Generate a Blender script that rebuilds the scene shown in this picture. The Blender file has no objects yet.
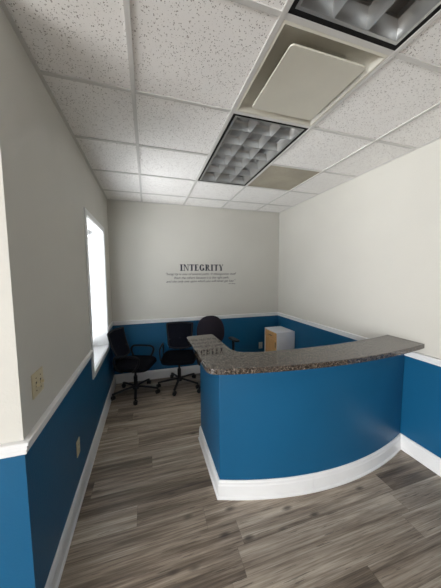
import bpy, bmesh, math, random
from mathutils import Vector, Matrix
random.seed(7)
PI = math.pi
C = bpy.context.scene.collection
sc = bpy.context.scene

# ------------------------------------------------------------------ room constants (metres)
T = 0.6096                      # ceiling module
XL, XR, YB, YC = -1.0824, 1.6753, 2.8428, 0.2034
H = 2.6958
XW, YR = -6.0, -5.6             # far left wall and rear wall of the wider room behind
XF, YE = 4.6, -0.55             # added far right wall; right wall ends early to lessen bounce onto left wall
RAIL = 0.949
PAINT_Z = 0.90

# ------------------------------------------------------------------ camera
yaw, pitch, roll = 0.2955, -0.0849, -0.0051
fwd = Vector((math.sin(yaw)*math.cos(pitch), math.cos(yaw)*math.cos(pitch), math.sin(pitch)))
rt = Vector((math.cos(yaw), -math.sin(yaw), 0)); up = rt.cross(fwd)
r2 = rt*math.cos(roll) + up*math.sin(roll); u2 = -rt*math.sin(roll) + up*math.cos(roll)
cam = bpy.data.cameras.new('camera'); cam.sensor_fit = 'VERTICAL'; cam.sensor_height = 36
cam.lens = 238.85/588*36; cam.clip_start = 0.02
co = bpy.data.objects.new('camera', cam); C.objects.link(co)
m = Matrix((r2, u2, -fwd)).transposed().to_4x4(); m.translation = Vector((-0.5626, -0.9489, 1.6432))
co.matrix_world = m; sc.camera = co

# ------------------------------------------------------------------ light
w = bpy.data.worlds.new('sky'); sc.world = w; w.use_nodes = True
bg = w.node_tree.nodes['Background']; bg.inputs[0].default_value = (0.93, 0.97, 1.0, 1); bg.inputs[1].default_value = 3.0
def area(name, loc, rot, sx, sy, power, col):
    l = bpy.data.lights.new(name, 'AREA'); l.shape = 'RECTANGLE'; l.size = sx; l.size_y = sy
    l.energy = power; l.color = col
    o = bpy.data.objects.new(name, l); C.objects.link(o); o.location = loc; o.rotation_euler = rot; return o
DAY = (1.0, 0.995, 0.99)
area('daylight_side', (XW-0.12, -3.2, 1.35), (0, -PI/2, 0), 2.0, 3.8, 490, DAY)       # storefront window, left
area('daylight_rear', (-2.3, YR-0.12, 1.35), (PI/2, 0, 0), 1.8, 2.0, 30, DAY)         # storefront window, behind
area('daylight_small', (XL-1.2, 1.95, 1.35), (0, -PI/2, 0), 2.4, 2.2, 440, (0.96, 0.985, 1.0))       # window with the blind
sc.view_settings.view_transform = 'Standard'; sc.view_settings.look = 'None'
sc.view_settings.gamma = 1; sc.view_settings.use_curve_mapping = False
sc.view_settings.exposure = 0.0
sc.cycles.use_denoising = True; sc.cycles.max_bounces = 10; sc.cycles.diffuse_bounces = 8

# ------------------------------------------------------------------ material helpers
def mat(name, col, rough=0.6, metal=0.0, spec=0.5):
    m = bpy.data.materials.new(name); m.use_nodes = True
    b = m.node_tree.nodes['Principled BSDF']
    b.inputs['Base Color'].default_value = (*col, 1); b.inputs['Roughness'].default_value = rough
    b.inputs['Metallic'].default_value = metal; b.inputs['Specular IOR Level'].default_value = spec
    return m
def N(m, t, **k):
    n = m.node_tree.nodes.new(t)
    for a, v in k.items():
        if a.startswith('i_'):
            key = a[2:]; n.inputs[int(key) if key.isdigit() else key.replace('_', ' ')].default_value = v
        else: setattr(n, a, v)
    return n
def L(m, a, b): m.node_tree.links.new(a, b)
def P(m): return m.node_tree.nodes['Principled BSDF']
def mth(m, op, a, b=None):
    n = N(m, 'ShaderNodeMath', operation=op)
    for i, x in enumerate((a, b)):
        if x is None: continue
        if isinstance(x, (int, float)): n.inputs[i].default_value = x
        else: L(m, x, n.inputs[i])
    return n.outputs[0]
def bump(m, height, strength, dist=0.002):
    b = N(m, 'ShaderNodeBump'); b.inputs['Strength'].default_value = strength; b.inputs['Distance'].default_value = dist
    L(m, height, b.inputs['Height']); L(m, b.outputs[0], P(m).inputs['Normal'])
def pos(m): return N(m, 'ShaderNodeNewGeometry').outputs['Position']
def objco(m): return N(m, 'ShaderNodeTexCoord').outputs['Object']
def ramp(m, fac, stops):
    r = N(m, 'ShaderNodeValToRGB'); e = r.color_ramp.elements
    while len(e) < len(stops): e.new(0.5)
    for k, (p, c) in enumerate(stops): e[k].position = p; e[k].color = (*c, 1)
    L(m, fac, r.inputs[0]); return r.outputs[0]
def varied(name, col, rough=0.6, amount=0.08, scale=20, bmp=0.0, metal=0.0, spec=0.5):
    m = mat(name, col, rough, metal, spec)
    n = N(m, 'ShaderNodeTexNoise', i_Scale=scale, i_Detail=3.0); L(m, objco(m), n.inputs['Vector'])
    a = tuple(c*(1-amount) for c in col); b = tuple(min(1, c*(1+amount)) for c in col)
    L(m, ramp(m, n.outputs['Fac'], [(0.3, a), (0.7, b)]), P(m).inputs['Base Color'])
    if bmp: bump(m, n.outputs['Fac'], bmp)
    return m

# ------------------------------------------------------------------ materials
def wall_paint():
    m = mat('two_tone_wall_paint', (0.5, 0.5, 0.5), 0.55, spec=0.35)
    p = pos(m); s = N(m, 'ShaderNodeSeparateXYZ'); L(m, p, s.inputs[0])
    f = mth(m, 'GREATER_THAN', s.outputs['Z'], PAINT_Z)
    mix = N(m, 'ShaderNodeMix', data_type='RGBA'); L(m, f, mix.inputs[0])
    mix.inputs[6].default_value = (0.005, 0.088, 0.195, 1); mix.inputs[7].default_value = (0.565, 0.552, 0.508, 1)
    n2 = N(m, 'ShaderNodeTexNoise', i_Scale=1.6, i_Detail=2.0); L(m, p, n2.inputs['Vector'])
    hs = N(m, 'ShaderNodeHueSaturation'); L(m, mix.outputs[2], hs.inputs['Color'])
    L(m, mth(m, 'ADD', mth(m, 'MULTIPLY', n2.outputs['Fac'], 0.12), 0.94), hs.inputs['Value'])
    L(m, hs.outputs[0], P(m).inputs['Base Color'])
    L(m, mth(m, 'ADD', mth(m, 'MULTIPLY', f, 0.2), 0.42), P(m).inputs['Roughness'])
    n = N(m, 'ShaderNodeTexNoise', i_Scale=95.0, i_Detail=2.0); L(m, p, n.inputs['Vector'])
    bump(m, n.outputs['Fac'], 0.35, 0.0022)
    return m
M_WALL = wall_paint()
def desk_paint():
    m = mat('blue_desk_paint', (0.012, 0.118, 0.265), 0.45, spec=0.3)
    p = objco(m); n = N(m, 'ShaderNodeTexNoise', i_Scale=95.0, i_Detail=2.0); L(m, p, n.inputs['Vector'])
    bump(m, n.outputs['Fac'], 0.25, 0.002)
    n2 = N(m, 'ShaderNodeTexNoise', i_Scale=2.0); L(m, p, n2.inputs['Vector'])
    L(m, ramp(m, n2.outputs['Fac'], [(0.3, (0.005, 0.085, 0.188)), (0.7, (0.006, 0.091, 0.202))]), P(m).inputs['Base Color'])
    return m
M_DESK = desk_paint()
M_TRIM = varied('white_gloss_trim_paint', (0.74, 0.745, 0.75), 0.32, 0.03, 6)
M_TBAR = varied('ceiling_grid_metal', (0.60, 0.59, 0.57), 0.45, 0.03, 8)

def tile_mat(name, base, dark, stain=False):
    m = mat(name, base, 0.95, spec=0.1)
    p = pos(m)
    wob = N(m, 'ShaderNodeTexNoise', i_Scale=60.0, i_Detail=1.0); L(m, p, wob.inputs['Vector'])
    mp = N(m, 'ShaderNodeVectorMath', operation='SCALE'); L(m, wob.outputs['Color'], mp.inputs[0]); mp.inputs['Scale'].default_value = 0.016
    ad = N(m, 'ShaderNodeVectorMath', operation='ADD'); L(m, p, ad.inputs[0]); L(m, mp.outputs[0], ad.inputs[1])
    v = N(m, 'ShaderNodeTexVoronoi', i_Scale=125.0); L(m, ad.outputs[0], v.inputs['Vector'])
    wn = N(m, 'ShaderNodeSeparateColor'); L(m, v.outputs['Color'], wn.inputs[0])
    size = mth(m, 'MULTIPLY', mth(m, 'SUBTRACT', wn.outputs[0], 0.22), 0.55)
    hole = mth(m, 'LESS_THAN', v.outputs['Distance'], size)
    v2 = N(m, 'ShaderNodeTexVoronoi', i_Scale=230.0); L(m, p, v2.inputs['Vector'])
    s2 = N(m, 'ShaderNodeSeparateColor'); L(m, v2.outputs['Color'], s2.inputs[0])
    hole2 = mth(m, 'LESS_THAN', v2.outputs['Distance'], mth(m, 'MULTIPLY', mth(m, 'SUBTRACT', s2.outputs[1], 0.6), 0.6))
    hh = mth(m, 'MAXIMUM', hole, mth(m, 'MULTIPLY', hole2, 0.7))
    big = N(m, 'ShaderNodeTexNoise', i_Scale=3.0, i_Detail=4.0); L(m, p, big.inputs['Vector'])
    if stain: bc = ramp(m, big.outputs['Fac'], [(0.35, tuple(c*0.8 for c in base)), (0.65, base)])
    else: bc = ramp(m, big.outputs['Fac'], [(0.2, tuple(c*0.95 for c in base)), (0.8, base)])
    mix = N(m, 'ShaderNodeMix', data_type='RGBA'); L(m, mth(m, 'MULTIPLY', hh, 0.75), mix.inputs[0])
    L(m, bc, mix.inputs[6]); mix.inputs[7].default_value = (*dark, 1)
    L(m, mix.outputs[2], P(m).inputs['Base Color'])
    inv = mth(m, 'SUBTRACT', 1.0, hh); bump(m, inv, 0.5, 0.002)
    return m
M_TILE = tile_mat('pinholed_mineral_tile', (0.90, 0.885, 0.865), (0.22, 0.19, 0.17))
M_STAIN = tile_mat('beige_discoloured_tile', (0.42, 0.385, 0.31), (0.24, 0.2, 0.15), True)

def floor_mat():
    m = mat('grey_oak_vinyl_planks', (0.2, 0.18, 0.16), 0.4)
    p = pos(m); s = N(m, 'ShaderNodeSeparateXYZ'); L(m, p, s.inputs[0])
    PW, PL = 0.1515, 1.22
    ry = mth(m, 'DIVIDE', mth(m, 'SUBTRACT', s.outputs['Y'], 0.122), PW)
    row = mth(m, 'FLOOR', ry)
    wr = N(m, 'ShaderNodeTexWhiteNoise', noise_dimensions='1D'); L(m, row, wr.inputs['W'])
    cx = mth(m, 'ADD', mth(m, 'DIVIDE', s.outputs['X'], PL), mth(m, 'MULTIPLY', wr.outputs['Value'], 7.0))
    col = mth(m, 'FLOOR', cx)
    cb = N(m, 'ShaderNodeCombineXYZ'); L(m, row, cb.inputs[0]); L(m, col, cb.inputs[1])
    wid = N(m, 'ShaderNodeTexWhiteNoise', noise_dimensions='3D'); L(m, cb.outputs[0], wid.inputs['Vector'])
    # per plank shifted coordinates
    off = N(m, 'ShaderNodeVectorMath', operation='MULTIPLY'); L(m, wid.outputs['Color'], off.inputs[0]); off.inputs[1].default_value = (13, 7, 5)
    def streak(sx, sy, scale, detail, dist=0.0):
        st = N(m, 'ShaderNodeVectorMath', operation='MULTIPLY'); L(m, p, st.inputs[0]); st.inputs[1].default_value = (sx, sy, 1)
        a = N(m, 'ShaderNodeVectorMath', operation='ADD'); L(m, st.outputs[0], a.inputs[0]); L(m, off.outputs[0], a.inputs[1])
        n = N(m, 'ShaderNodeTexNoise', i_Scale=scale, i_Detail=detail, i_Distortion=dist, i_Roughness=0.62); L(m, a.outputs[0], n.inputs['Vector'])
        return n.outputs['Fac']
    g1 = streak(0.55, 9.0, 2.0, 5.0, 0.25)        # broad cathedral bands
    g2 = streak(1.6, 60.0, 2.4, 5.0, 0.0)       # fine grain
    g3 = streak(1.8, 34.0, 3.0, 5.0, 0.2)       # dark cracks
    tone = mth(m, 'ADD', mth(m, 'ADD', mth(m, 'MULTIPLY', g1, 0.56), mth(m, 'MULTIPLY', g2, 0.34)), mth(m, 'MULTIPLY', mth(m, 'SUBTRACT', wid.outputs['Value'], 0.5), 0.15))
    c = ramp(m, tone, [(0.29, (0.070, 0.053, 0.040)), (0.40, (0.170, 0.132, 0.099)), (0.49, (0.32, 0.263, 0.205)), (0.61, (0.55, 0.478, 0.39))])
    # knots
    kp = N(m, 'ShaderNodeVectorMath', operation='MULTIPLY'); L(m, p, kp.inputs[0]); kp.inputs[1].default_value = (2.2, 5.0, 1)
    ka = N(m, 'ShaderNodeVectorMath', operation='ADD'); L(m, kp.outputs[0], ka.inputs[0]); L(m, off.outputs[0], ka.inputs[1])
    kv = N(m, 'ShaderNodeTexVoronoi', i_Scale=1.5, i_Randomness=1.0); L(m, ka.outputs[0], kv.inputs['Vector'])
    knot = N(m, 'ShaderNodeMapRange', i_1=0.16, i_2=0.05); L(m, kv.outputs['Distance'], knot.inputs[0])
    crack = N(m, 'ShaderNodeMapRange', i_1=0.39, i_2=0.34); L(m, g3, crack.inputs[0])
    gx = mth(m, 'LESS_THAN', mth(m, 'FRACT', ry), 0.013); gy = mth(m, 'LESS_THAN', mth(m, 'FRACT', cx), 0.0018)
    seam = mth(m, 'MAXIMUM', gx, gy)
    dk = mth(m, 'MAXIMUM', mth(m, 'MULTIPLY', seam, 0.45), mth(m, 'MAXIMUM', mth(m, 'MULTIPLY', knot.outputs[0], 0.75), mth(m, 'MULTIPLY', crack.outputs[0], 0.6)))
    mix = N(m, 'ShaderNodeMix', data_type='RGBA'); L(m, dk, mix.inputs[0]); L(m, c, mix.inputs[6]); mix.inputs[7].default_value = (0.035, 0.027, 0.02, 1)
    L(m, mix.outputs[2], P(m).inputs['Base Color'])
    L(m, mth(m, 'ADD', mth(m, 'MULTIPLY', g2, 0.25), 0.21), P(m).inputs['Roughness'])
    bump(m, mth(m, 'SUBTRACT', g2, mth(m, 'MULTIPLY', dk, 0.8)), 0.25, 0.0015)
    return m
M_FLOOR = floor_mat()

def granite():
    m = mat('polished_brown_granite', (0.1, 0.09, 0.08), 0.04, spec=0.95)
    p = objco(m)
    v = N(m, 'ShaderNodeTexVoronoi', i_Scale=210.0); L(m, p, v.inputs['Vector'])
    s = N(m, 'ShaderNodeSeparateColor'); L(m, v.outputs['Color'], s.inputs[0])
    c = ramp(m, s.outputs[0], [(0.0, (0.006, 0.005, 0.005)), (0.40, (0.018, 0.014, 0.012)), (0.52, (0.060, 0.046, 0.036)), (0.78, (0.125, 0.10, 0.08)), (0.94, (0.24, 0.205, 0.175))])
    n = N(m, 'ShaderNodeTexNoise', i_Scale=45.0, i_Detail=4.0); L(m, p, n.inputs['Vector'])
    d = ramp(m, n.outputs['Fac'], [(0.36, (0.6, 0.58, 0.58)), (0.64, (1.15, 1.12, 1.1))])
    mul = N(m, 'ShaderNodeMix', data_type='RGBA', blend_type='MULTIPLY'); mul.inputs[0].default_value = 1
    L(m, c, mul.inputs[6]); L(m, d, mul.inputs[7]); L(m, mul.outputs[2], P(m).inputs['Base Color'])
    return m
M_GRAN = granite()
M_BLACKP = varied('black_plastic', (0.008, 0.008, 0.010), 0.45, 0.2, 30, spec=0.3)
M_BLACKF = varied('black_seat_fabric', (0.006, 0.0065, 0.009), 0.95, 0.3, 180, 0.3, spec=0.05)
M_MESH = varied('black_mesh_cloth', (0.007, 0.008, 0.014), 0.85, 0.3, 320, 0.4, spec=0.08)
M_PLUM = varied('dark_plum_upholstery', (0.024, 0.021, 0.029), 0.95, 0.2, 150, 0.3, spec=0.08)
M_CHROME = varied('grey_bright_metal', (0.55, 0.56, 0.58), 0.25, 0.05, 10, metal=1.0)
M_LOUV = varied('semi_specular_aluminium', (0.50, 0.505, 0.50), 0.33, 0.08, 7, metal=0.8)
M_HOUS = varied('light_housing_enamel', (0.48, 0.485, 0.49), 0.4, 0.05, 5)
M_TUBE = varied('unlit_lamp_tube_glass', (0.78, 0.80, 0.80), 0.25, 0.03, 5)
M_BLACK = varied('matt_black_gap', (0.006, 0.006, 0.006), 0.7, 0.2, 10, spec=0.2)
M_DIFF = varied('cream_enamelled_steel', (0.60, 0.58, 0.50), 0.35, 0.03, 5)
M_IVORY = varied('ivory_plastic', (0.56, 0.50, 0.34), 0.4, 0.03, 20)
M_SLOT = varied('dark_slot', (0.05, 0.04, 0.03), 0.6, 0.1, 20)
M_GREYP = varied('pale_grey_plastic', (0.55, 0.55, 0.52), 0.4, 0.03, 20)
M_VINYL = varied('dark_vinyl_letters', (0.012, 0.014, 0.03), 0.5, 0.1, 20)
M_WLAM = varied('white_laminate', (0.86, 0.86, 0.90), 0.4, 0.02, 10)
def blind_mat():
    m = mat('white_blind_slat', (0.86, 0.87, 0.88), 0.45)
    n = N(m, 'ShaderNodeTexNoise', i_Scale=14.0); L(m, objco(m), n.inputs['Vector'])
    L(m, ramp(m, n.outputs['Fac'], [(0.3, (0.83, 0.84, 0.85)), (0.7, (0.88, 0.89, 0.9))]), P(m).inputs['Base Color'])
    P(m).inputs['Transmission Weight'].default_value = 0.0
    tr = N(m, 'ShaderNodeBsdfTranslucent'); tr.inputs[0].default_value = (0.85, 0.87, 0.9, 1)
    mx = N(m, 'ShaderNodeMixShader'); mx.inputs[0].default_value = 0.03
    out = m.node_tree.nodes['Material Output']
    L(m, P(m).outputs[0], mx.inputs[1]); L(m, tr.outputs[0], mx.inputs[2]); L(m, mx.outputs[0], out.inputs[0]); return m
M_BLIND = blind_mat()
def wood_mat():
    m = mat('orange_maple_veneer', (0.6, 0.35, 0.12), 0.4)
    p = objco(m); st = N(m, 'ShaderNodeVectorMath', operation='MULTIPLY'); L(m, p, st.inputs[0]); st.inputs[1].default_value = (20, 20, 2)
    n = N(m, 'ShaderNodeTexNoise', i_Scale=2.0, i_Detail=4.0, i_Distortion=0.5); L(m, st.outputs[0], n.inputs['Vector'])
    L(m, ramp(m, n.outputs['Fac'], [(0.3, (0.72, 0.38, 0.13)), (0.7, (0.88, 0.54, 0.24))]), P(m).inputs['Base Color']); return m
M_WOOD = wood_mat()
def glass_mat():
    m = bpy.data.materials.new('window_glass'); m.use_nodes = True; nt = m.node_tree
    b = nt.nodes['Principled BSDF']; nt.nodes.remove(b)
    t = nt.nodes.new('ShaderNodeBsdfTransparent'); g = nt.nodes.new('ShaderNodeBsdfGlossy'); g.inputs['Roughness'].default_value = 0.02
    mx = nt.nodes.new('ShaderNodeMixShader'); mx.inputs[0].default_value = 0.06
    nt.links.new(t.outputs[0], mx.inputs[1]); nt.links.new(g.outputs[0], mx.inputs[2]); nt.links.new(mx.outputs[0], nt.nodes['Material Output'].inputs[0]); return m
M_GLASS = glass_mat()

# ------------------------------------------------------------------ mesh helpers
def bx(bm, x0, x1, y0, y1, z0, z1):
    vs = [bm.verts.new((x, y, z)) for z in (z0, z1) for y in (y0, y1) for x in (x0, x1)]
    for f in ((0,2,3,1), (4,5,7,6), (0,1,5,4), (2,6,7,3), (0,4,6,2), (1,3,7,5)): bm.faces.new([vs[i] for i in f])
    return vs
def cyl(bm, p0, p1, r0, r1=None, n=16):
    r1 = r0 if r1 is None else r1
    p0 = Vector(p0); p1 = Vector(p1); d = (p1-p0).normalized()
    a = d.orthogonal().normalized(); b = d.cross(a)
    A = [bm.verts.new(p0+(a*math.cos(t)+b*math.sin(t))*r0) for t in [2*PI*i/n for i in range(n)]]
    B = [bm.verts.new(p1+(a*math.cos(t)+b*math.sin(t))*r1) for t in [2*PI*i/n for i in range(n)]]
    for i in range(n): bm.faces.new((A[i], A[(i+1)%n], B[(i+1)%n], B[i]))
    bm.faces.new(A[::-1]); bm.faces.new(B)
def catmull(pts, k=6, closed=False):
    P_ = [Vector(p) for p in pts]; out = []; n = len(P_)
    for i in range(n if closed else n-1):
        g = (lambda j: P_[j % n]) if closed else (lambda j: P_[max(0, min(n-1, j))])
        a, b, c, d = g(i-1), g(i), g(i+1), g(i+2)
        for s in range(k):
            t = s/k; out.append(0.5*((2*b)+(c-a)*t+(2*a-5*b+4*c-d)*t*t+(3*b-a-3*c+d)*t**3))
    if not closed: out.append(P_[-1])
    return out
def tube(bm, pts, rx, ry=None, n=10, closed=False, ref=Vector((0, 0, 1))):
    """sweep an ellipse along pts"""
    ry = rx if ry is None else ry; rings = []; N_ = len(pts)
    for i, p in enumerate(pts):
        a = pts[(i-1) % N_] if (closed or i) else pts[0]; b = pts[(i+1) % N_] if (closed or i < N_-1) else pts[-1]
        d = (Vector(b)-Vector(a)).normalized()
        s = d.cross(ref)
        s = s.normalized() if s.length > 1e-4 else d.orthogonal().normalized()
        q = s.cross(d).normalized()
        rings.append([bm.verts.new(Vector(p)+s*math.cos(2*PI*k/n)*rx+q*math.sin(2*PI*k/n)*ry) for k in range(n)])
    for i in range(N_ if closed else N_-1):
        A, B = rings[i], rings[(i+1) % N_]
        for k in range(n): bm.faces.new((A[k], A[(k+1) % n], B[(k+1) % n], B[k]))
    if not closed: bm.faces.new(rings[0][::-1]); bm.faces.new(rings[-1])
def prism(bm, poly, z0, z1):
    A = [bm.verts.new((x, y, z0)) for x, y in poly]; B = [bm.verts.new((x, y, z1)) for x, y in poly]; n = len(poly)
    for i in range(n): bm.faces.new((A[i], A[(i+1) % n], B[(i+1) % n], B[i]))
    bm.faces.new(A[::-1]); bm.faces.new(B)
def sweep(bm, path, profile):
    """moulding: profile = [(distance out of the wall, z)], swept along a plan path; outward is to the right of travel"""
    pts = [Vector(p) for p in path]; rings = []
    for i, p in enumerate(pts):
        d0 = (p-pts[i-1]).normalized() if i else None; d1 = (pts[i+1]-p).normalized() if i < len(pts)-1 else None
        d0 = d0 or d1; d1 = d1 or d0
        n0 = Vector((d0.y, -d0.x)); n1 = Vector((d1.y, -d1.x)); nn = (n0+n1).normalized(); k = 1/max(0.3, nn.dot(n0))
        rings.append([bm.verts.new((p.x+nn.x*k*o, p.y+nn.y*k*o, z)) for o, z in profile])
    q = len(profile)
    for A, B in zip(rings, rings[1:]):
        for k in range(q): bm.faces.new((A[k], A[(k+1) % q], B[(k+1) % q], B[k]))
    bm.faces.new(rings[0][::-1]); bm.faces.new(rings[-1])
def obj(name, bm, material, parent=None, smooth=False, bevel=0, seg=2, loc=None, rot=None, sub=0):
    bmesh.ops.recalc_face_normals(bm, faces=bm.faces)
    me = bpy.data.meshes.new(name); bm.to_mesh(me); bm.free(); me.materials.append(material)
    o = bpy.data.objects.new(name, me); C.objects.link(o)
    if parent: o.parent = parent
    if loc: o.location = loc
    if rot: o.rotation_euler = rot
    if bevel:
        b = o.modifiers.new('bevel', 'BEVEL'); b.width = bevel; b.segments = seg; b.limit_method = 'ANGLE'; b.angle_limit = math.radians(35)
    if sub:
        s = o.modifiers.new('sub', 'SUBSURF'); s.levels = sub; s.render_levels = sub
    if smooth:
        me.shade_smooth()
        if not sub:
            try: me.set_sharp_from_angle(angle=math.radians(38))
            except Exception: pass
    return o
def nb(): return bmesh.new()
def struct(o): o['kind'] = 'structure'; return o
def thing(name, label, cat, loc=(0, 0, 0), rotz=0, group=None):
    o = bpy.data.objects.new(name, None); C.objects.link(o); o.empty_display_size = 0.1
    o.location = loc; o.rotation_euler = (0, 0, rotz); return tag(o, label, cat, group)
def tag(o, label, cat, group=None):
    o['label'] = label; o['category'] = cat
    if group: o['group'] = group
    return o
def dup(root, loc, rotz, label):
    r = root.copy(); C.objects.link(r); r.location = loc; r.rotation_euler = (0, 0, rotz); r['label'] = label
    for ch in list(root.children):
        c = ch.copy(); C.objects.link(c); c.parent = r
        for g in list(ch.children):
            d = g.copy(); C.objects.link(d); d.parent = c
    return r
def box(name, mt, *b, parent=None, bevel=0):
    bm = nb(); bx(bm, *b); return obj(name, bm, mt, parent, bevel=bevel)

# ------------------------------------------------------------------ shell
struct(box('floor', M_FLOOR, XW-0.25, XF+0.25, YR-0.25, YB+0.25, -0.1, 0))
WY0, WY1, WZ0, WZ1 = 1.51, 2.40, 0.72, 2.175           # window opening in the left wall
TOP = H+0.35
bm = nb(); X0 = XL-0.30
bx(bm, X0, XL, YC, WY0, 0, TOP); bx(bm, X0, XL, WY1, YB, 0, TOP); bx(bm, X0, XL, WY0, WY1, 0, WZ0); bx(bm, X0, XL, WY0, WY1, WZ1, TOP)
struct(obj('wall_left', bm, M_WALL))
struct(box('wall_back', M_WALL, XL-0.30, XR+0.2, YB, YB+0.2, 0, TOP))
struct(box('wall_right', M_WALL, XR, XR+0.2, YE, YB, 0, TOP))
struct(box('wall_added_return', M_WALL, XR+0.2, XF, YE, YE+0.2, 0, TOP))  # unseen, added: opens the room to the right so less light bounces back
struct(box('wall_added_right', M_WALL, XF, XF+0.2, YR, YE, 0, TOP))  # unseen, added: closes that opening, set far off to keep bounce light low
struct(box('wall_return', M_WALL, XW, XL-0.30, YC, YC+0.25, 0, TOP))
bm = nb()                                               # storefront windows behind the viewer
bx(bm, XW-0.2, XW, YR-0.2, -5.15, 0, TOP); bx(bm, XW-0.2, XW, -1.25, YC+0.25, 0, TOP); bx(bm, XW-0.2, XW, -5.15, -1.25, 0, 0.35); bx(bm, XW-0.2, XW, -5.15, -1.25, 2.35, TOP)
struct(obj('wall_far_left', bm, M_WALL))
bm = nb()
bx(bm, XW, -3.2, YR-0.2, YR, 0, TOP); bx(bm, -1.4, XF, YR-0.2, YR, 0, TOP); bx(bm, -3.2, -1.4, YR-0.2, YR, 0, 0.35); bx(bm, -3.2, -1.4, YR-0.2, YR, 2.35, TOP)
struct(obj('wall_rear', bm, M_WALL))

# ------------------------------------------------------------------ ceiling: tiles laid in a metal grid
special = {(0, 0), (0, -2), (0, -1), (0, 1), (0, 2), (1, 2)}
bm = nb()
for c in range(-11, 9):
    for r in range(-11, 6):
        if (c, r) in special: continue
        x0, x1, y0, y1 = max(c*T, XW), min((c+1)*T, XF), max(r*T, YR), min((r+1)*T, YB)
        if x1-x0 < 0.01 or y1-y0 < 0.01: continue
        if x0 < XL and y1 > YC:
            if x1 <= XL: y1 = min(y1, YC)
            elif y0 >= YC: x0 = XL
            if y1-y0 < 0.01: continue
        if x1 > XR and y1 > YE:
            if x0 >= XR: y1 = min(y1, YE)
            elif y0 >= YE: x1 = XR
            if y1-y0 < 0.01: continue
        bx(bm, x0, x1, y0, y1, H+0.007, H+0.025)
ceil = struct(obj('ceiling', bm, M_TILE))
bm = nb(); wv = 0.012
for c in range(-10, 9):
    x = c*T
    y1 = YC if x < XL else (YB if x < XR else YE)
    if XW < x < XF: bx(bm, x-wv, x+wv, YR, y1, H-0.001, H+0.006)
for r in range(-9, 5):
    y = r*T
    x0 = XL if y > YC else XW
    gaps = [(0, T)] if r in (-1, 2) else []             # no tee across the long light fittings
    xe = XR if y > YE else XF
    segs = [(x0, xe)]
    for a, b in gaps: segs = [(x0, a-wv), (b+wv, xe)]
    for a, b in segs: bx(bm, a, b, y-wv, y+wv, H, H+0.0055)
# wall angle
bx(bm, XL, XL+0.02, YC, YB, H-0.0015, H+0.004); bx(bm, XR-0.02, XR, YE, YB, H-0.0015, H+0.004); bx(bm, XL, XR, YB-0.02, YB, H-0.0012, H+0.0045)
obj('ceiling_grid', bm, M_TBAR, ceil)
struct(box('ceiling_deck', M_BLACK, XW-0.2, XF+0.2, YR-0.2, YB+0.2, TOP, TOP+0.05))
bm = nb(); bx(bm, T+wv*0.3, 2*T-wv*0.3, 2*T+wv*0.3, 3*T-wv*0.3, H+0.0065, H+0.022)
tag(obj('ceiling_tile', bm, M_STAIN), 'discoloured beige ceiling tile beside the far light fitting', 'ceiling tile')

# ------------------------------------------------------------------ mouldings
RP = [(0, RAIL-0.060), (0.008, RAIL-0.060), (0.012, RAIL-0.054), (0.012, RAIL-0.040), (0.018, RAIL-0.034), (0.018, RAIL-0.018), (0.026, RAIL-0.012), (0.026, RAIL-0.003), (0.022, RAIL), (0, RAIL)]
BP = [(0, 0), (0.022, 0), (0.022, 0.012), (0.015, 0.022), (0.015, 0.108), (0.011, 0.118), (0.011, 0.128), (0.004, 0.138), (0, 0.138)]
def mould(name, path, prof):
    bm = nb(); sweep(bm, path, prof); return struct(obj(name, bm, M_TRIM))
CW = 0.055  # casing width
mould('trim_1', [(XW, YC), (XL, YC), (XL, WY0-CW)][::1], RP)
mould('trim_2', [(XL, WY1+CW), (XL, YB), (XR, YB), (XR, YE), (XF, YE)], RP)
mould('baseboard_left', [(XW, YC), (XL, YC), (XL, YB), (XR, YB)], BP)
mould('baseboard_right', [(XR, YB), (XR, 0.735)], BP)
mould('baseboard_front_right', [(XR, 0.600), (XR, YE), (XF, YE)], BP)
# window: casing, jamb lining, sill
bm = nb(); d = 0.012
bx(bm, XL, XL+d, WY0-CW, WY0, WZ0-CW, WZ1+CW); bx(bm, XL, XL+d, WY1, WY1+CW, WZ0-CW, WZ1+CW)
bx(bm, XL, XL+d, WY0, WY1, WZ1, WZ1+CW); bx(bm, XL, XL+d+0.004, WY0, WY1, WZ0-CW, WZ0)
win = struct(obj('window_1', bm, M_TRIM, bevel=0.003))
bm = nb(); q = 0.008; XI = XL-0.30
bx(bm, XI, XL+0.001, WY0, WY0+q, WZ0, WZ1); bx(bm, XI, XL+0.001, WY1-q, WY1, WZ0, WZ1); bx(bm, XI, XL+0.001, WY0+q, WY1-q, WZ1-q, WZ1); bx(bm, XI, XL+0.001, WY0+q, WY1-q, WZ0, WZ0+q)
obj('window_lining', bm, M_TRIM, win)
bm = nb(); a0, a1, b0, b1 = WY0+q, WY1-q, WZ0+q, WZ1-q; xs0, xs1 = XL-0.27, XL-0.225
bx(bm, xs0, xs1, a0, a0+0.05, b0, b1); bx(bm, xs0, xs1, a1-0.05, a1, b0, b1)
for z in (b0, (b0+b1)/2-0.02, b1-0.05): bx(bm, xs0, xs1, a0+0.05, a1-0.05, z, z+0.05)
obj('window_frame', bm, M_TRIM, win)
bm = nb(); bx(bm, XL-0.25, XL-0.246, a0+0.05, a1-0.05, b0+0.05, (b0+b1)/2-0.02); bx(bm, XL-0.25, XL-0.246, a0+0.05, a1-0.05, (b0+b1)/2+0.03, b1-0.05)
obj('window_pane', bm, M_GLASS, win)
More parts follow.
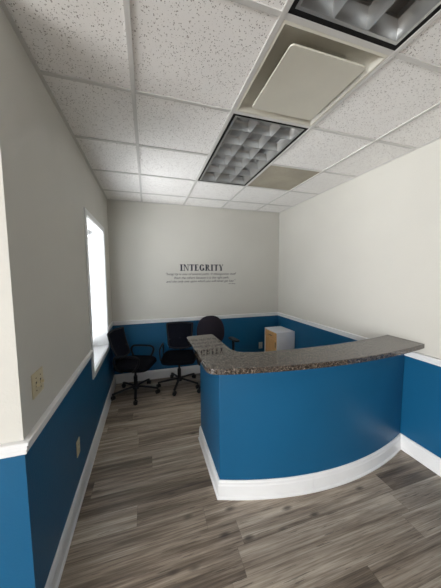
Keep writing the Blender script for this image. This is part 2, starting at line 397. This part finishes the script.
# blind
bl = thing('window_blind', 'white horizontal slat blind lowered inside the tall left window', 'blind', (XL-0.175, (WY0+WY1)/2, WZ0+q))
hy = (WY1-WY0)/2-q-0.006; hz = WZ1-WZ0-2*q
bm = nb(); bx(bm, -0.027, 0.027, -hy, hy, hz-0.05, hz-0.002); obj('headrail', bm, M_TRIM, bl, bevel=0.003)
bm = nb(); z = 0.05
while z < hz-0.06:
    t = math.radians(-42); ca, sa = math.cos(t)*0.025, math.sin(t)*0.025; th = 0.0014
    vs = []
    for (px, pz) in ((-ca, sa-th), (ca, -sa-th), (ca, -sa+th), (-ca, sa+th)):
        vs.append((bm.verts.new((px, -hy+0.004, z+pz)), bm.verts.new((px, hy-0.004, z+pz))))
    for k in range(4): bm.faces.new((vs[k][0], vs[(k+1) % 4][0], vs[(k+1) % 4][1], vs[k][1]))
    bm.faces.new([v[0] for v in vs]); bm.faces.new([v[1] for v in vs][::-1])
    z += 0.043
obj('slats', bm, M_BLIND, bl)
bm = nb(); bx(bm, -0.024, 0.024, -hy+0.004, hy-0.004, 0.006, 0.024); obj('bottom_rail', bm, M_TRIM, bl, bevel=0.003)
bm = nb()
for y in (-0.3, 0.3): cyl(bm, (0.028, y, 0.02), (0.028, y, hz-0.045), 0.0012, n=6)
obj('ladder_cords', bm, M_TRIM, bl)
bm = nb(); cyl(bm, (0.036, -hy+0.08, hz-0.75), (0.036, -hy+0.08, hz-0.05), 0.004, n=8); obj('tilt_wand', bm, M_GREYP, bl)
bm = nb(); tube(bm, catmull([(0.03, -hy+0.10, hz-0.06), (0.10, -hy+0.06, hz-0.03), (0.15, -hy+0.02, hz-0.02)], 4), 0.004, n=8)
obj('bracket', bm, M_SLOT, bl)

# ------------------------------------------------------------------ reception desk
def arc(x0, y0, x1, y1, ymid, n=40):
    xm = (x0+x1)/2; hw = (x1-x0)/2; out = []
    for i in range(n+1):
        x = x0+(x1-x0)*i/n; t = (x-xm)/hw
        out.append((x, ymid+((y0+y1)/2-ymid)*t*t+(y1-y0)/2*t))
    return out
desk = thing('reception_desk', 'curved blue reception desk with speckled granite top and white base', 'reception desk', (0.8, 0.62, 0))
OF = Vector((0.8, 0.62, 0))
def sh(pts): return [(x-OF.x, y-OF.y) for x, y in pts]
BX, XE = -0.100, XR-0.002
front = arc(BX, 0.615, XE, 0.602, 0.452)
inner = arc(0.02, 0.745, XE, 0.725, 0.580)
bm = nb(); prism(bm, sh(front + inner[::-1] + [(0.02, 1.262), (BX, 1.262)]), 0, 1.0)
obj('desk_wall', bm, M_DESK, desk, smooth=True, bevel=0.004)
bm = nb()
full = [(BX, 1.262)] + front
def part_path(xa, xb): return [p for p in front if xa < p[0] < xb]
def yat(x):
    for p, q_ in zip(front, front[1:]):
        if p[0] <= x <= q_[0]: return p[1]+(q_[1]-p[1])*(x-p[0])/(q_[0]-p[0])
BP2 = [(0, 0), (0.024, 0), (0.024, 0.012), (0.016, 0.020), (0.016, 0.100), (0.012, 0.110), (0.012, 0.124), (0.005, 0.138), (0, 0.138)]
s1, s2 = 0.585, 1.16
sweep(bm, sh([(0.02, 1.262), (BX, 1.262)] + front[:1] + part_path(BX, s1-0.001) + [(s1-0.001, yat(s1-0.001))]), BP2)
sweep(bm, sh([(s1+0.001, yat(s1+0.001))] + part_path(s1+0.001, s2-0.001) + [(s2-0.001, yat(s2-0.001))]), BP2)
sweep(bm, sh([(s2+0.001, yat(s2+0.001))] + part_path(s2+0.001, XE-0.007) + [(XE-0.006, yat(XE-0.006))]), BP2)
obj('baseboard', bm, M_TRIM, desk)
gf = arc(-0.21, 0.472, XR-0.002, 0.445, 0.352)
gb = [p for p in arc(-0.275, 0.777, XR-0.002, 0.775, 0.667) if p[0] > 0.17]
leg = [(0.125, 0.722), (0.092, 0.748), (0.072, 0.782), (0.060, 0.83), (0.046, 1.30), (0.040, 1.322), (0.022, 1.332), (-0.19, 1.318), (-0.213, 1.308), (-0.222, 1.285)]
left = [(-0.214, 0.53), (-0.206, 0.502), (-0.19, 0.482), (-0.165, 0.468)]
gf = [p for p in gf if p[0] > -0.14]
bm = nb(); prism(bm, sh(gf + gb[::-1] + leg + left), 1.0, 1.04)
obj('countertop', bm, M_GRAN, desk, smooth=True, bevel=0.004, seg=3)

# ------------------------------------------------------------------ ceiling lights
def troffer(x0, y0, label):
    t = thing('ceiling_light', label, 'ceiling light', (x0+T/2, y0+T, H), 0, 'recessed louvred ceiling lights')
    hx, hy = T/2-0.013, T-0.013
    def ring(bm, ax, ay, bx_, by_, z0, z1):
        bx(bm, -ax, -bx_, -ay, ay, z0, z1); bx(bm, bx_, ax, -ay, ay, z0, z1)
        bx(bm, -bx_, bx_, -ay, -by_, z0, z1); bx(bm, -bx_, bx_, by_, ay, z0, z1)
    bm = nb(); ring(bm, hx, hy, hx-0.020, hy-0.020, 0.002, 0.05); obj('frame', bm, M_BLACK, t)
    bm = nb(); bx(bm, -hx, hx, -hy, hy, 0.155, 0.16); ring(bm, hx, hy, hx-0.004, hy-0.004, 0.05, 0.155)
    obj('housing', bm, M_HOUS, t)
    ax, ay = hx-0.021, hy-0.021
    bm = nb()
    # outer louvre walls, splayed
    def wedge(p0, p1, wt, wb, zb, zt, side=None):
        """blade from p0 to p1, thin at the bottom, wide at the top, concave flanks"""
        p0 = Vector(p0); p1 = Vector(p1); d = (p1-p0).normalized(); n = Vector((-d.y, d.x)); prof = []
        K = 5
        for k in range(K+1):
            s = k/K; prof.append((wb+(wt-wb)*s**2.0, zb+(zt-zb)*s))
        full = [(o if side != -1 else 0, z) for o, z in prof] + [(-o if side != 1 else 0, z) for o, z in prof[::-1]]
        A = [bm.verts.new((p0.x+n.x*o, p0.y+n.y*o, z)) for o, z in full]; B = [bm.verts.new((p1.x+n.x*o, p1.y+n.y*o, z)) for o, z in full]
        q = len(full)
        for k in range(q):
            try: bm.faces.new((A[k], A[(k+1) % q], B[(k+1) % q], B[k]))
            except ValueError: pass
        bm.faces.new(A[::-1]); bm.faces.new(B)
    zb, zt = 0.006, 0.080
    ring(bm, ax, ay, ax-0.014, ay-0.014, zb-0.003, zb+0.004)
    for s in (-1, 1):
        wedge((s*ax, -ay*s), (s*ax, ay*s), 0.030, 0.003, zb, zt, side=1)
        wedge((ay and ax*s, s*ay), (-ax*s, s*ay), 0.030, 0.003, zb, zt, side=1)
    for s in (-1, 1): wedge((s*ax/3, -ay), (s*ax/3, ay), 0.020, 0.0016, zb, zt)
    obj('louver', bm, M_LOUV, t, smooth=True)
    for k in range(1, 6):
        y = -ay+2*ay*k/6; bm = nb(); zc = zb+0.022
        full = [(-0.026, zt), (-0.018, zt-0.014), (-0.009, zc+0.012), (-0.0045, zc), (0.0045, zc), (0.009, zc+0.012), (0.018, zt-0.014), (0.026, zt)]
        A = [bm.verts.new((-ax+0.004, y+o, z)) for o, z in full]; B = [bm.verts.new((ax-0.004, y+o, z)) for o, z in full]
        q = len(full)
        for j in range(q): bm.faces.new((A[j], A[(j+1) % q], B[(j+1) % q], B[j]))
        bm.faces.new(A[::-1]); bm.faces.new(B)
        obj('cross_blade', bm, M_LOUV, t)
    for c in (-1, 0, 1):
        bm = nb(); cyl(bm, (c*2*ax/3, -ay+0.03, 0.12), (c*2*ax/3, ay-0.03, 0.12), 0.0128, n=14)
        obj('lamp_tube', bm, M_TUBE, t, smooth=True)
    return t
troffer(0, T, 'unlit louvred ceiling light nearer the back wall, beside the beige tile')
troffer(0, -2*T, 'unlit louvred ceiling light cut off by the top edge of the photo')

# ------------------------------------------------------------------ air diffuser
df = thing('air_diffuser', 'cream square plaque air diffuser between the two ceiling lights', 'air vent', (T/2, T/2, H))
def rrect(h, r, n=5):
    out = []
    for cx, cy, a0 in ((h-r, h-r, 0), (-h+r, h-r, PI/2), (-h+r, -h+r, PI), (h-r, -h+r, 1.5*PI)):
        for k in range(n+1):
            a = a0+PI/2*k/n; out.append((cx+r*math.cos(a), cy+r*math.sin(a)))
    return out
bm = nb(); lv = [(0.292, 0.004, 0.0008), (0.280, 0.004, -0.002), (0.272, 0.010, 0.006), (0.262, 0.03, 0.030), (0.235, 0.05, 0.050), (0.175, 0.05, 0.062), (0.172, 0.05, 0.085)]
rings = [[bm.verts.new((x, y, z)) for x, y in rrect(h, r)] for h, r, z in lv]
for A, B in zip(rings, rings[1:]):
    n = len(A)
    for k in range(n): bm.faces.new((A[k], A[(k+1) % n], B[(k+1) % n], B[k]))
bm.faces.new(rings[-1])
obj('pan', bm, M_DIFF, df, smooth=True)
bm = nb(); prism(bm, rrect(0.221, 0.022), -0.010, 0.000); prism(bm, rrect(0.210, 0.018), 0.000, 0.006)
obj('plaque', bm, M_DIFF, df, bevel=0.003, loc=(0.014, 0.003, 0))
for x, y in ((-0.13, -0.13), (0.13, -0.13), (-0.13, 0.13), (0.13, 0.13)):
    bm = nb(); cyl(bm, (x, y, 0.004), (x, y, 0.084), 0.005, n=8); obj('hanger_pin', bm, M_SLOT, df)

# ------------------------------------------------------------------ switch and outlets
def plate(name, w_, h_, label, cat, loc, rotz, kind, mt, group=None):
    """built facing -y, then turned"""
    t = thing(name, label, cat, loc, rotz, group)
    bm = nb(); bx(bm, -w_/2, w_/2, -0.006, 0, -h_/2, h_/2); obj('plate', bm, mt, t, bevel=0.003)
    if kind == 'switch':
        for x in (-0.023, 0.023):
            bm = nb(); bx(bm, x-0.0055, x+0.0055, -0.0065, -0.004, -0.012, 0.012); s = obj('toggle_slot', bm, M_SLOT, t)
            bm = nb(); bx(bm, x-0.005, x+0.005, -0.021, -0.006, -0.010, 0.003); obj('toggle', bm, mt, t, bevel=0.002)
            for z in (-0.03, 0.03):
                bm = nb(); cyl(bm, (x, -0.0072, z), (x, -0.004, z), 0.0032, n=8); obj('screw', bm, M_SLOT, t)
    else:
        for z in (-0.02, 0.02):
            bm = nb(); cyl(bm, (0, -0.0085, z), (0, -0.004, z), 0.0165, n=18); r = obj('receptacle', bm, mt, t)
            bm = nb()
            bx(bm, -0.0075, -0.0055, -0.0092, -0.008, z, z+0.008); bx(bm, 0.0055, 0.0075, -0.0092, -0.008, z, z+0.008); cyl(bm, (0, -0.0092, z-0.007), (0, -0.008, z-0.007), 0.0025, n=8)
            obj('slots', bm, M_SLOT, r)
    return t
plate('light_switch', 0.116, 0.116, 'ivory double toggle light switch plate on grey left wall', 'light switch', (XL, 0.361, 1.13), PI/2, 'switch', M_IVORY)
plate('wall_outlet', 0.072, 0.116, 'ivory power outlet low on the dark blue left wall', 'outlet', (XL, 0.915, 0.395), PI/2, 'outlet', M_IVORY, 'wall power outlets')
plate('wall_outlet', 0.072, 0.116, 'grey power outlet on the back wall left of the white cabinet', 'outlet', (1.335, YB, 0.365), 0, 'outlet', M_GREYP, 'wall power outlets')

# ------------------------------------------------------------------ wall lettering
def glyph(ch):
    """serif capitals, height 1: list of convex polygons and advance width"""
    K, S, F = 0.26, 0.09, 0.10      # stem, hairline, serif overhang
    R = lambda x0, x1, y0, y1: [(x0, y0), (x1, y0), (x1, y1), (x0, y1)]
    def stem(x): return [R(x, x+K, 0, 1), R(x-F, x+K+F, 0, S), R(x-F, x+K+F, 1-S, 1)]
    def band(cx, cy, rx, ry, t0, t1, a0, a1, n=14):
        out = []
        for i in range(n):
            a, b = a0+(a1-a0)*i/n, a0+(a1-a0)*(i+1)/n
            f = lambda g, inn: (cx+(rx-(t0*abs(math.cos(g))+t1*abs(math.sin(g)) if inn else 0))*math.cos(g), cy+(ry-(t0*abs(math.cos(g))+t1*abs(math.sin(g)) if inn else 0))*math.sin(g))
            out.append([f(a, 0), f(b, 0), f(b, 1), f(a, 1)])
        return out
    if ch == 'I': return stem(F), K+2*F
    if ch == 'N': return [R(0.10, 0.10+S+0.01, 0, 1), R(0, 0.27, 0, S), R(0, 0.22, 1-S, 1), R(0.74, 0.74+S+0.01, 0, 1), R(0.64, 0.90, 1-S, 1), [(0.10, 1), (0.33, 1), (0.80, 0), (0.70, 0)]], 0.90
    if ch == 'T': return [R(0.29, 0.29+K, 0, 1), R(0.19, 0.58, 0, S), R(0, 0.77, 1-S, 1), [(0, 1), (0, 0.74), (0.035, 0.74), (0.10, 0.95)], [(0.77, 1), (0.77, 0.74), (0.735, 0.74), (0.67, 0.95)]], 0.77
    if ch == 'E': return stem(F)[:1] + [R(0, 0.68, 0, S), R(0, 0.66, 1-S, 1), R(F, 0.46, 0.5-S/2, 0.5+S/2), R(0.44, 0.475, 0.36, 0.64), [(0.66, 1), (0.66, 0.75), (0.63, 0.75), (0.55, 0.95)], [(0.72, 0.27), (0.68, 0), (0.56, 0.05), (0.69, 0.27)]], 0.74
    if ch == 'G': return band(0.45, 0.5, 0.43, 0.52, K, S, math.radians(40), math.radians(318), 22) + [R(0.60, 0.60+K, 0.05, 0.44), R(0.52, 0.88, 0.40, 0.45), R(0.755, 0.79, 0.70, 1.0)], 0.90
    if ch == 'R': return stem(F)[:2] + [R(0, 0.42, 1-S, 1), R(0.2, 0.42, 0.47, 0.47+S)] + band(0.42, 0.735, 0.29, 0.265, K, S, -PI/2, PI/2, 12) + [[(0.34, 0.50), (0.54, 0.50), (0.86, 0.0), (0.62, 0.0)], R(0.6, 0.92, 0, S)], 0.90
    if ch == 'Y': return [R(0.32, 0.32+K, 0, 0.5), R(0.22, 0.61, 0, S), [(0.32, 0.44), (0.51, 0.44), (0.30, 1), (0.08, 1)], [(0.42, 0.46), (0.51, 0.46), (0.76, 1), (0.69, 1)], R(0, 0.38, 1-S, 1), R(0.60, 0.84, 1-S, 1)], 0.84
let = thing('wall_lettering', 'dark vinyl heading INTEGRITY above a quotation on the back wall', 'wall lettering', (0.285, YB, 1.742))
bm = nb(); x = 0; polys = []
for ch in 'INTEGRITY':
    g, adv = glyph(ch)
    for poly in g: polys.append([(px+x, py) for px, py in poly])
    x += adv+0.10
tot = x-0.10; hgt = 0.100; sx = 0.712/tot
for poly in polys:
    A = [bm.verts.new((px*sx-0.356, -0.002, (py-0.5)*hgt)) for px, py in poly]; B = [bm.verts.new((px*sx-0.356, 0.0, (py-0.5)*hgt)) for px, py in poly]
    n = len(A); bm.faces.new(A); bm.faces.new(B[::-1])
    for k in range(n): bm.faces.new((A[k], B[k], B[(k+1) % n], A[(k+1) % n]))
obj('heading', bm, M_VINYL, let)
def text(name, s, width, xc, z, size):
    cu = bpy.data.curves.new(name, 'FONT'); cu.body = s; cu.size = size; cu.shear = 0.35; cu.align_x = 'CENTER'; cu.extrude = 0.0008
    tmp = bpy.data.objects.new('tmp', cu); C.objects.link(tmp); bpy.context.view_layer.update()
    me = bpy.data.meshes.new_from_object(tmp.evaluated_get(bpy.context.evaluated_depsgraph_get())); bpy.data.objects.remove(tmp)
    xs = [v.co.x for v in me.vertices]; k = width/(max(xs)-min(xs)); mid = (max(xs)+min(xs))/2
    for v in me.vertices: v.co = Vector(((v.co.x-mid)*k+xc, -0.0012-v.co.z, v.co.y+z))
    me.materials.clear(); me.materials.append(M_VINYL); me.name = name
    o = bpy.data.objects.new(name, me); C.objects.link(o); o.parent = let; return o
text('quotation_line', '"Integrity is one of several paths. It distinguishes itself', 1.16, 0.005, -0.118, 0.052)
text('quotation_line', 'from the others because it is the right path,', 0.90, 0.0, -0.178, 0.052)
text('quotation_line', 'and the only one upon which you will never get lost."', 1.14, 0.0, -0.234, 0.052)
text('attribution', 'M.H. McKee', 0.12, 0.51, -0.276, 0.03)

# ------------------------------------------------------------------ white cabinet behind the desk
cb = thing('storage_cabinet', 'white cabinet with orange wooden front against the right wall behind the desk', 'cabinet', (1.509, 2.510, 0))
HX, HY, HZ = 0.160, 0.208, 0.716
bm = nb(); t_ = 0.016
bx(bm, -HX, HX, -HY, -HY+t_, 0, HZ); bx(bm, -HX, HX, HY-t_, HY, 0, HZ); bx(bm, -HX, HX, -HY+t_, HY-t_, HZ-t_, HZ); bx(bm, HX-t_, HX, -HY+t_, HY-t_, 0.0, HZ-t_); bx(bm, -HX, HX-t_, -HY+t_, HY-t_, 0.0, 0.05)
obj('body', bm, M_WLAM, cb, bevel=0.0015)
bm = nb(); bx(bm, -HX+0.002, -HX+0.018, -HY+t_+0.002, HY-t_-0.002, HZ-t_-0.118, HZ-t_-0.004); dr = obj('drawer', bm, M_WOOD, cb)
bm = nb(); bx(bm, -HX-0.010, -HX+0.002, -0.05, 0.05, HZ-0.085, HZ-0.077); obj('handle', bm, M_CHROME, dr)
bm = nb(); bx(bm, -HX+0.010, -HX+0.022, -HY+t_+0.002, HY-t_-0.002, 0.052, HZ-t_-0.125); dd = obj('door', bm, M_WOOD, cb)
bm = nb(); bx(bm, -HX-0.002, -HX+0.010, -HY+0.05, -HY+0.06, HZ-0.26, HZ-0.17); obj('handle', bm, M_CHROME, dd)

# ------------------------------------------------------------------ office chairs (built facing -y)
def chair_base(t, r=0.27, a0=0.3):
    bm = nb()
    cyl(bm, (0, 0, 0.075), (0, 0, 0.125), 0.042, 0.032, n=20)
    for k in range(5):
        a = a0+2*PI*k/5; d = Vector((math.cos(a), math.sin(a), 0))
        pts = catmull([d*0.02+Vector((0, 0, 0.105)), d*0.12+Vector((0, 0, 0.098)), d*(r-0.02)+Vector((0, 0, 0.078)), d*r+Vector((0, 0, 0.072))], 3)
        tube(bm, pts, 0.018, 0.012, n=8)
    obj('base', bm, M_BLACKP, t, smooth=True)
    for k in range(5):
        a = a0+2*PI*k/5; bm = nb()
        cyl(bm, (0, 0, 0.045), (0, 0, 0.075), 0.007, n=8)
        for s in (-1, 1): cyl(bm, (0.008*s, 0, 0.026), (0.024*s, 0, 0.026), 0.026, n=18)
        prof = [(0.030*math.cos(u), 0.026+0.030*math.sin(u)) for u in [PI*j/8 for j in range(9)]]
        A = [bm.verts.new((-0.007, y, z)) for y, z in prof]; B = [bm.verts.new((0.007, y, z)) for y, z in prof]
        for j in range(8): bm.faces.new((A[j], A[j+1], B[j+1], B[j]))
        bm.faces.new(A[::-1]); bm.faces.new(B); bm.faces.new((A[0], B[0], B[-1], A[-1]))
        obj('caster', bm, M_BLACKP, t, smooth=True, loc=(math.cos(a)*r, math.sin(a)*r, 0), rot=(0, 0, a+0.9*k))
    bm = nb(); cyl(bm, (0, 0, 0.11), (0, 0, 0.25), 0.026, n=18); cyl(bm, (0, 0, 0.25), (0, 0, 0.37), 0.015, n=16); obj('gas_column', bm, M_BLACKP, t, smooth=True)
    bm = nb(); bx(bm, -0.085, 0.085, -0.09, 0.11, 0.365, 0.40); cyl(bm, (0.08, -0.02, 0.375), (0.22, -0.04, 0.375), 0.006, n=8); bx(bm, 0.19, 0.23, -0.055, -0.03, 0.369, 0.383)
    obj('tilt_mechanism', bm, M_BLACKP, t, bevel=0.006)
def seat(t, mt, w_=0.475, d=0.48, z0=0.385, z1=0.465):
    bm = nb(); n = 40; rows = []
    def outline(s):
        o = []
        for i in range(n):
            a = 2*PI*i/n; e = 0.42
            o.append((math.copysign(abs(math.cos(a))**e, math.cos(a))*w_/2*s*(1-0.05*math.sin(a)), math.copysign(abs(math.sin(a))**e, math.sin(a))*d/2*s-0.01))
        return o
    for s, z in ((0.86, z0), (0.97, z0+0.012), (1.0, (z0+z1)/2), (0.985, z1-0.012), (0.93, z1), (0.6, z1-0.004), (0.25, z1-0.010)):
        rows.append([bm.verts.new((x, y, z-(0.018*max(0, (-y-0.12)/0.12) if z > z0+0.02 else 0))) for x, y in outline(s)])
    for A, B in zip(rows, rows[1:]):
        for k in range(n): bm.faces.new((A[k], A[(k+1) % n], B[(k+1) % n], B[k]))
    bm.faces.new(rows[0][::-1]); bm.faces.new(rows[-1])
    obj('seat', bm, mt, t, smooth=True)
def back_y(z): return 0.215+0.16*(z-0.5)+0.05*math.sin((z-0.5)*7)   # gentle lumbar curve of the back
def mesh_chair(label, loc, rot, a0=0.3, lean=0.26, zt=0.88):
    t = thing('office_chair', label, 'chair', loc, rot, 'office chairs behind the desk')
    chair_base(t, 0.30, a0); seat(t, M_BLACKF)
    zb = 0.515
    BYF = lambda z: 0.155+lean*(z-0.52)+0.02*math.sin((z-0.52)*8)
    def P3(u, z, dy=0):   # u -1..1 across
        hw = 0.165+0.035*(z-zb)/(zt-zb)
        return Vector((u*hw, BYF(z)+0.03*(1-u*u)+dy-0.015, z))
    loop = []
    for u, z in [(-0.6, zb), (0, zb-0.005), (0.6, zb), (0.97, zb+0.04), (1, 0.68), (1, 0.80), (0.99, zt-0.022), (0.9, zt), (0, zt+0.008), (-0.9, zt), (-0.99, zt-0.022), (-1, 0.80), (-1, 0.68), (-0.97, zb+0.04)]: loop.append(P3(u, z))
    bm = nb(); tube(bm, catmull(loop, 5, True), 0.012, 0.012, n=8, closed=True, ref=Vector((0, 1, 0)))
    bk = obj('backrest_frame', bm, M_BLACKP, t, smooth=True)
    bm = nb(); nu, nz = 12, 14; g = {}
    for s, dy in ((0, -0.003), (1, 0.003)):
        for i in range(nu+1):
            for j in range(nz+1):
                g[s, i, j] = bm.verts.new(P3(-0.97+1.94*i/nu, zb+0.004+(zt-zb-0.006)*j/nz, dy))
    for i in range(nu):
        for j in range(nz):
            bm.faces.new((g[0, i, j], g[0, i+1, j], g[0, i+1, j+1], g[0, i, j+1])); bm.faces.new((g[1, i, j], g[1, i, j+1], g[1, i+1, j+1], g[1, i+1, j]))
    obj('backrest', bm, M_MESH, t, smooth=True)
    yb = BYF(0.64)+0.03
    bm = nb(); tube(bm, catmull([(0, 0.04, 0.385), (0, 0.17, 0.385), (0, yb+0.015, 0.43), (0, yb+0.012, 0.54), (0, yb+0.012, 0.66)], 5), 0.030, 0.010, n=10, ref=Vector((1, 0, 0)))
    tube(bm, catmull([(-0.170, BYF(0.64)-0.012, 0.64), (-0.08, yb+0.004, 0.63), (0, yb+0.012, 0.63), (0.08, yb+0.004, 0.63), (0.170, BYF(0.64)-0.012, 0.64)], 5), 0.010, 0.016, n=8)
    obj('back_support', bm, M_BLACKP, t, smooth=True)
    for s in (-1, 1):
        bm = nb(); X = 0.248*s
        pts = [(0.15*s, 0.06, 0.388), (0.215*s, 0.09, 0.392), (X, 0.135, 0.44), (X, 0.165, 0.53), (X, 0.14, 0.592), (X, 0.06, 0.604), (X, -0.05, 0.604), (X, -0.13, 0.598), (X, -0.168, 0.565), (X, -0.155, 0.50), (X, -0.11, 0.43), (0.215*s, -0.06, 0.394), (0.15*s, -0.04, 0.388)]
        tube(bm, catmull(pts, 5), 0.015, 0.010, n=8, ref=Vector((0, 1, 0)) if 0 else Vector((1, 0, 0)))
        obj('armrest', bm, M_BLACKP, t, smooth=True)
    return t
mesh_chair('black mesh-back office chair turned sideways beside the window', (-0.76, 2.43, 0), math.radians(68), a0=math.radians(-89-68), lean=0.30)
mesh_chair('black mesh-back office chair facing forward, left of the granite counter end', (-0.155, 2.50, 0), math.radians(-12), a0=math.radians(-110+12))

t = thing('office_chair', 'dark padded office chair with rounded back, behind the granite counter', 'chair', (0.345, 2.22, 0), math.radians(9), 'office chairs behind the desk')
chair_base(t, 0.27, math.radians(106)); seat(t, M_PLUM, 0.48, 0.46, 0.395, 0.475)
bm = nb(); n = 36; rows = []
zc, hw, hh = 0.795, 0.222, 0.225
for s, dy in ((0.80, 0.030), (0.97, 0.018), (1.0, 0.0), (0.97, -0.020), (0.85, -0.036), (0.5, -0.044), (0.2, -0.046)):
    rows.append([bm.verts.new((math.copysign(abs(math.cos(a))**0.8, math.cos(a))*hw*s*(1-0.05*math.sin(a)), 0.225+0.12*(math.sin(a)*hh*s)+dy+0.25*(math.cos(a)*hw*s)**2*-1, zc+math.copysign(abs(math.sin(a))**0.85, math.sin(a))*hh*s)) for a in [2*PI*i/n for i in range(n)]])
for A, B in zip(rows, rows[1:]):
    for k in range(n): bm.faces.new((A[k], A[(k+1) % n], B[(k+1) % n], B[k]))
bm.faces.new(rows[0][::-1]); bm.faces.new(rows[-1])
obj('backrest', bm, M_PLUM, t, smooth=True)
bm = nb(); tube(bm, catmull([(0, 0.06, 0.385), (0, 0.22, 0.39), (0, 0.275, 0.45), (0, 0.268, 0.60), (0, 0.262, 0.80)], 5), 0.030, 0.008, n=10, ref=Vector((1, 0, 0)))
obj('back_support', bm, M_BLACKP, t, smooth=True)
for s in (-1, 1):
    bm = nb(); tube(bm, catmull([(0.12*s, 0.02, 0.388), (0.24*s, 0.02, 0.392), (0.275*s, 0.02, 0.47), (0.275*s, 0.02, 0.675)], 5), 0.022, 0.009, n=8, ref=Vector((0, 1, 0)))
    a = obj('armrest', bm, M_BLACKP, t, smooth=True)
    bm = nb(); prism(bm, [(0.275*s+px*0.042, 0.0+py*0.125) for px, py in [(math.copysign(abs(math.cos(q_))**0.5, math.cos(q_)), math.copysign(abs(math.sin(q_))**0.5, math.sin(q_))) for q_ in [2*PI*i/20 for i in range(20)]]], 0.675, 0.700)
    obj('arm_pad', bm, M_BLACKP, a, bevel=0.006)
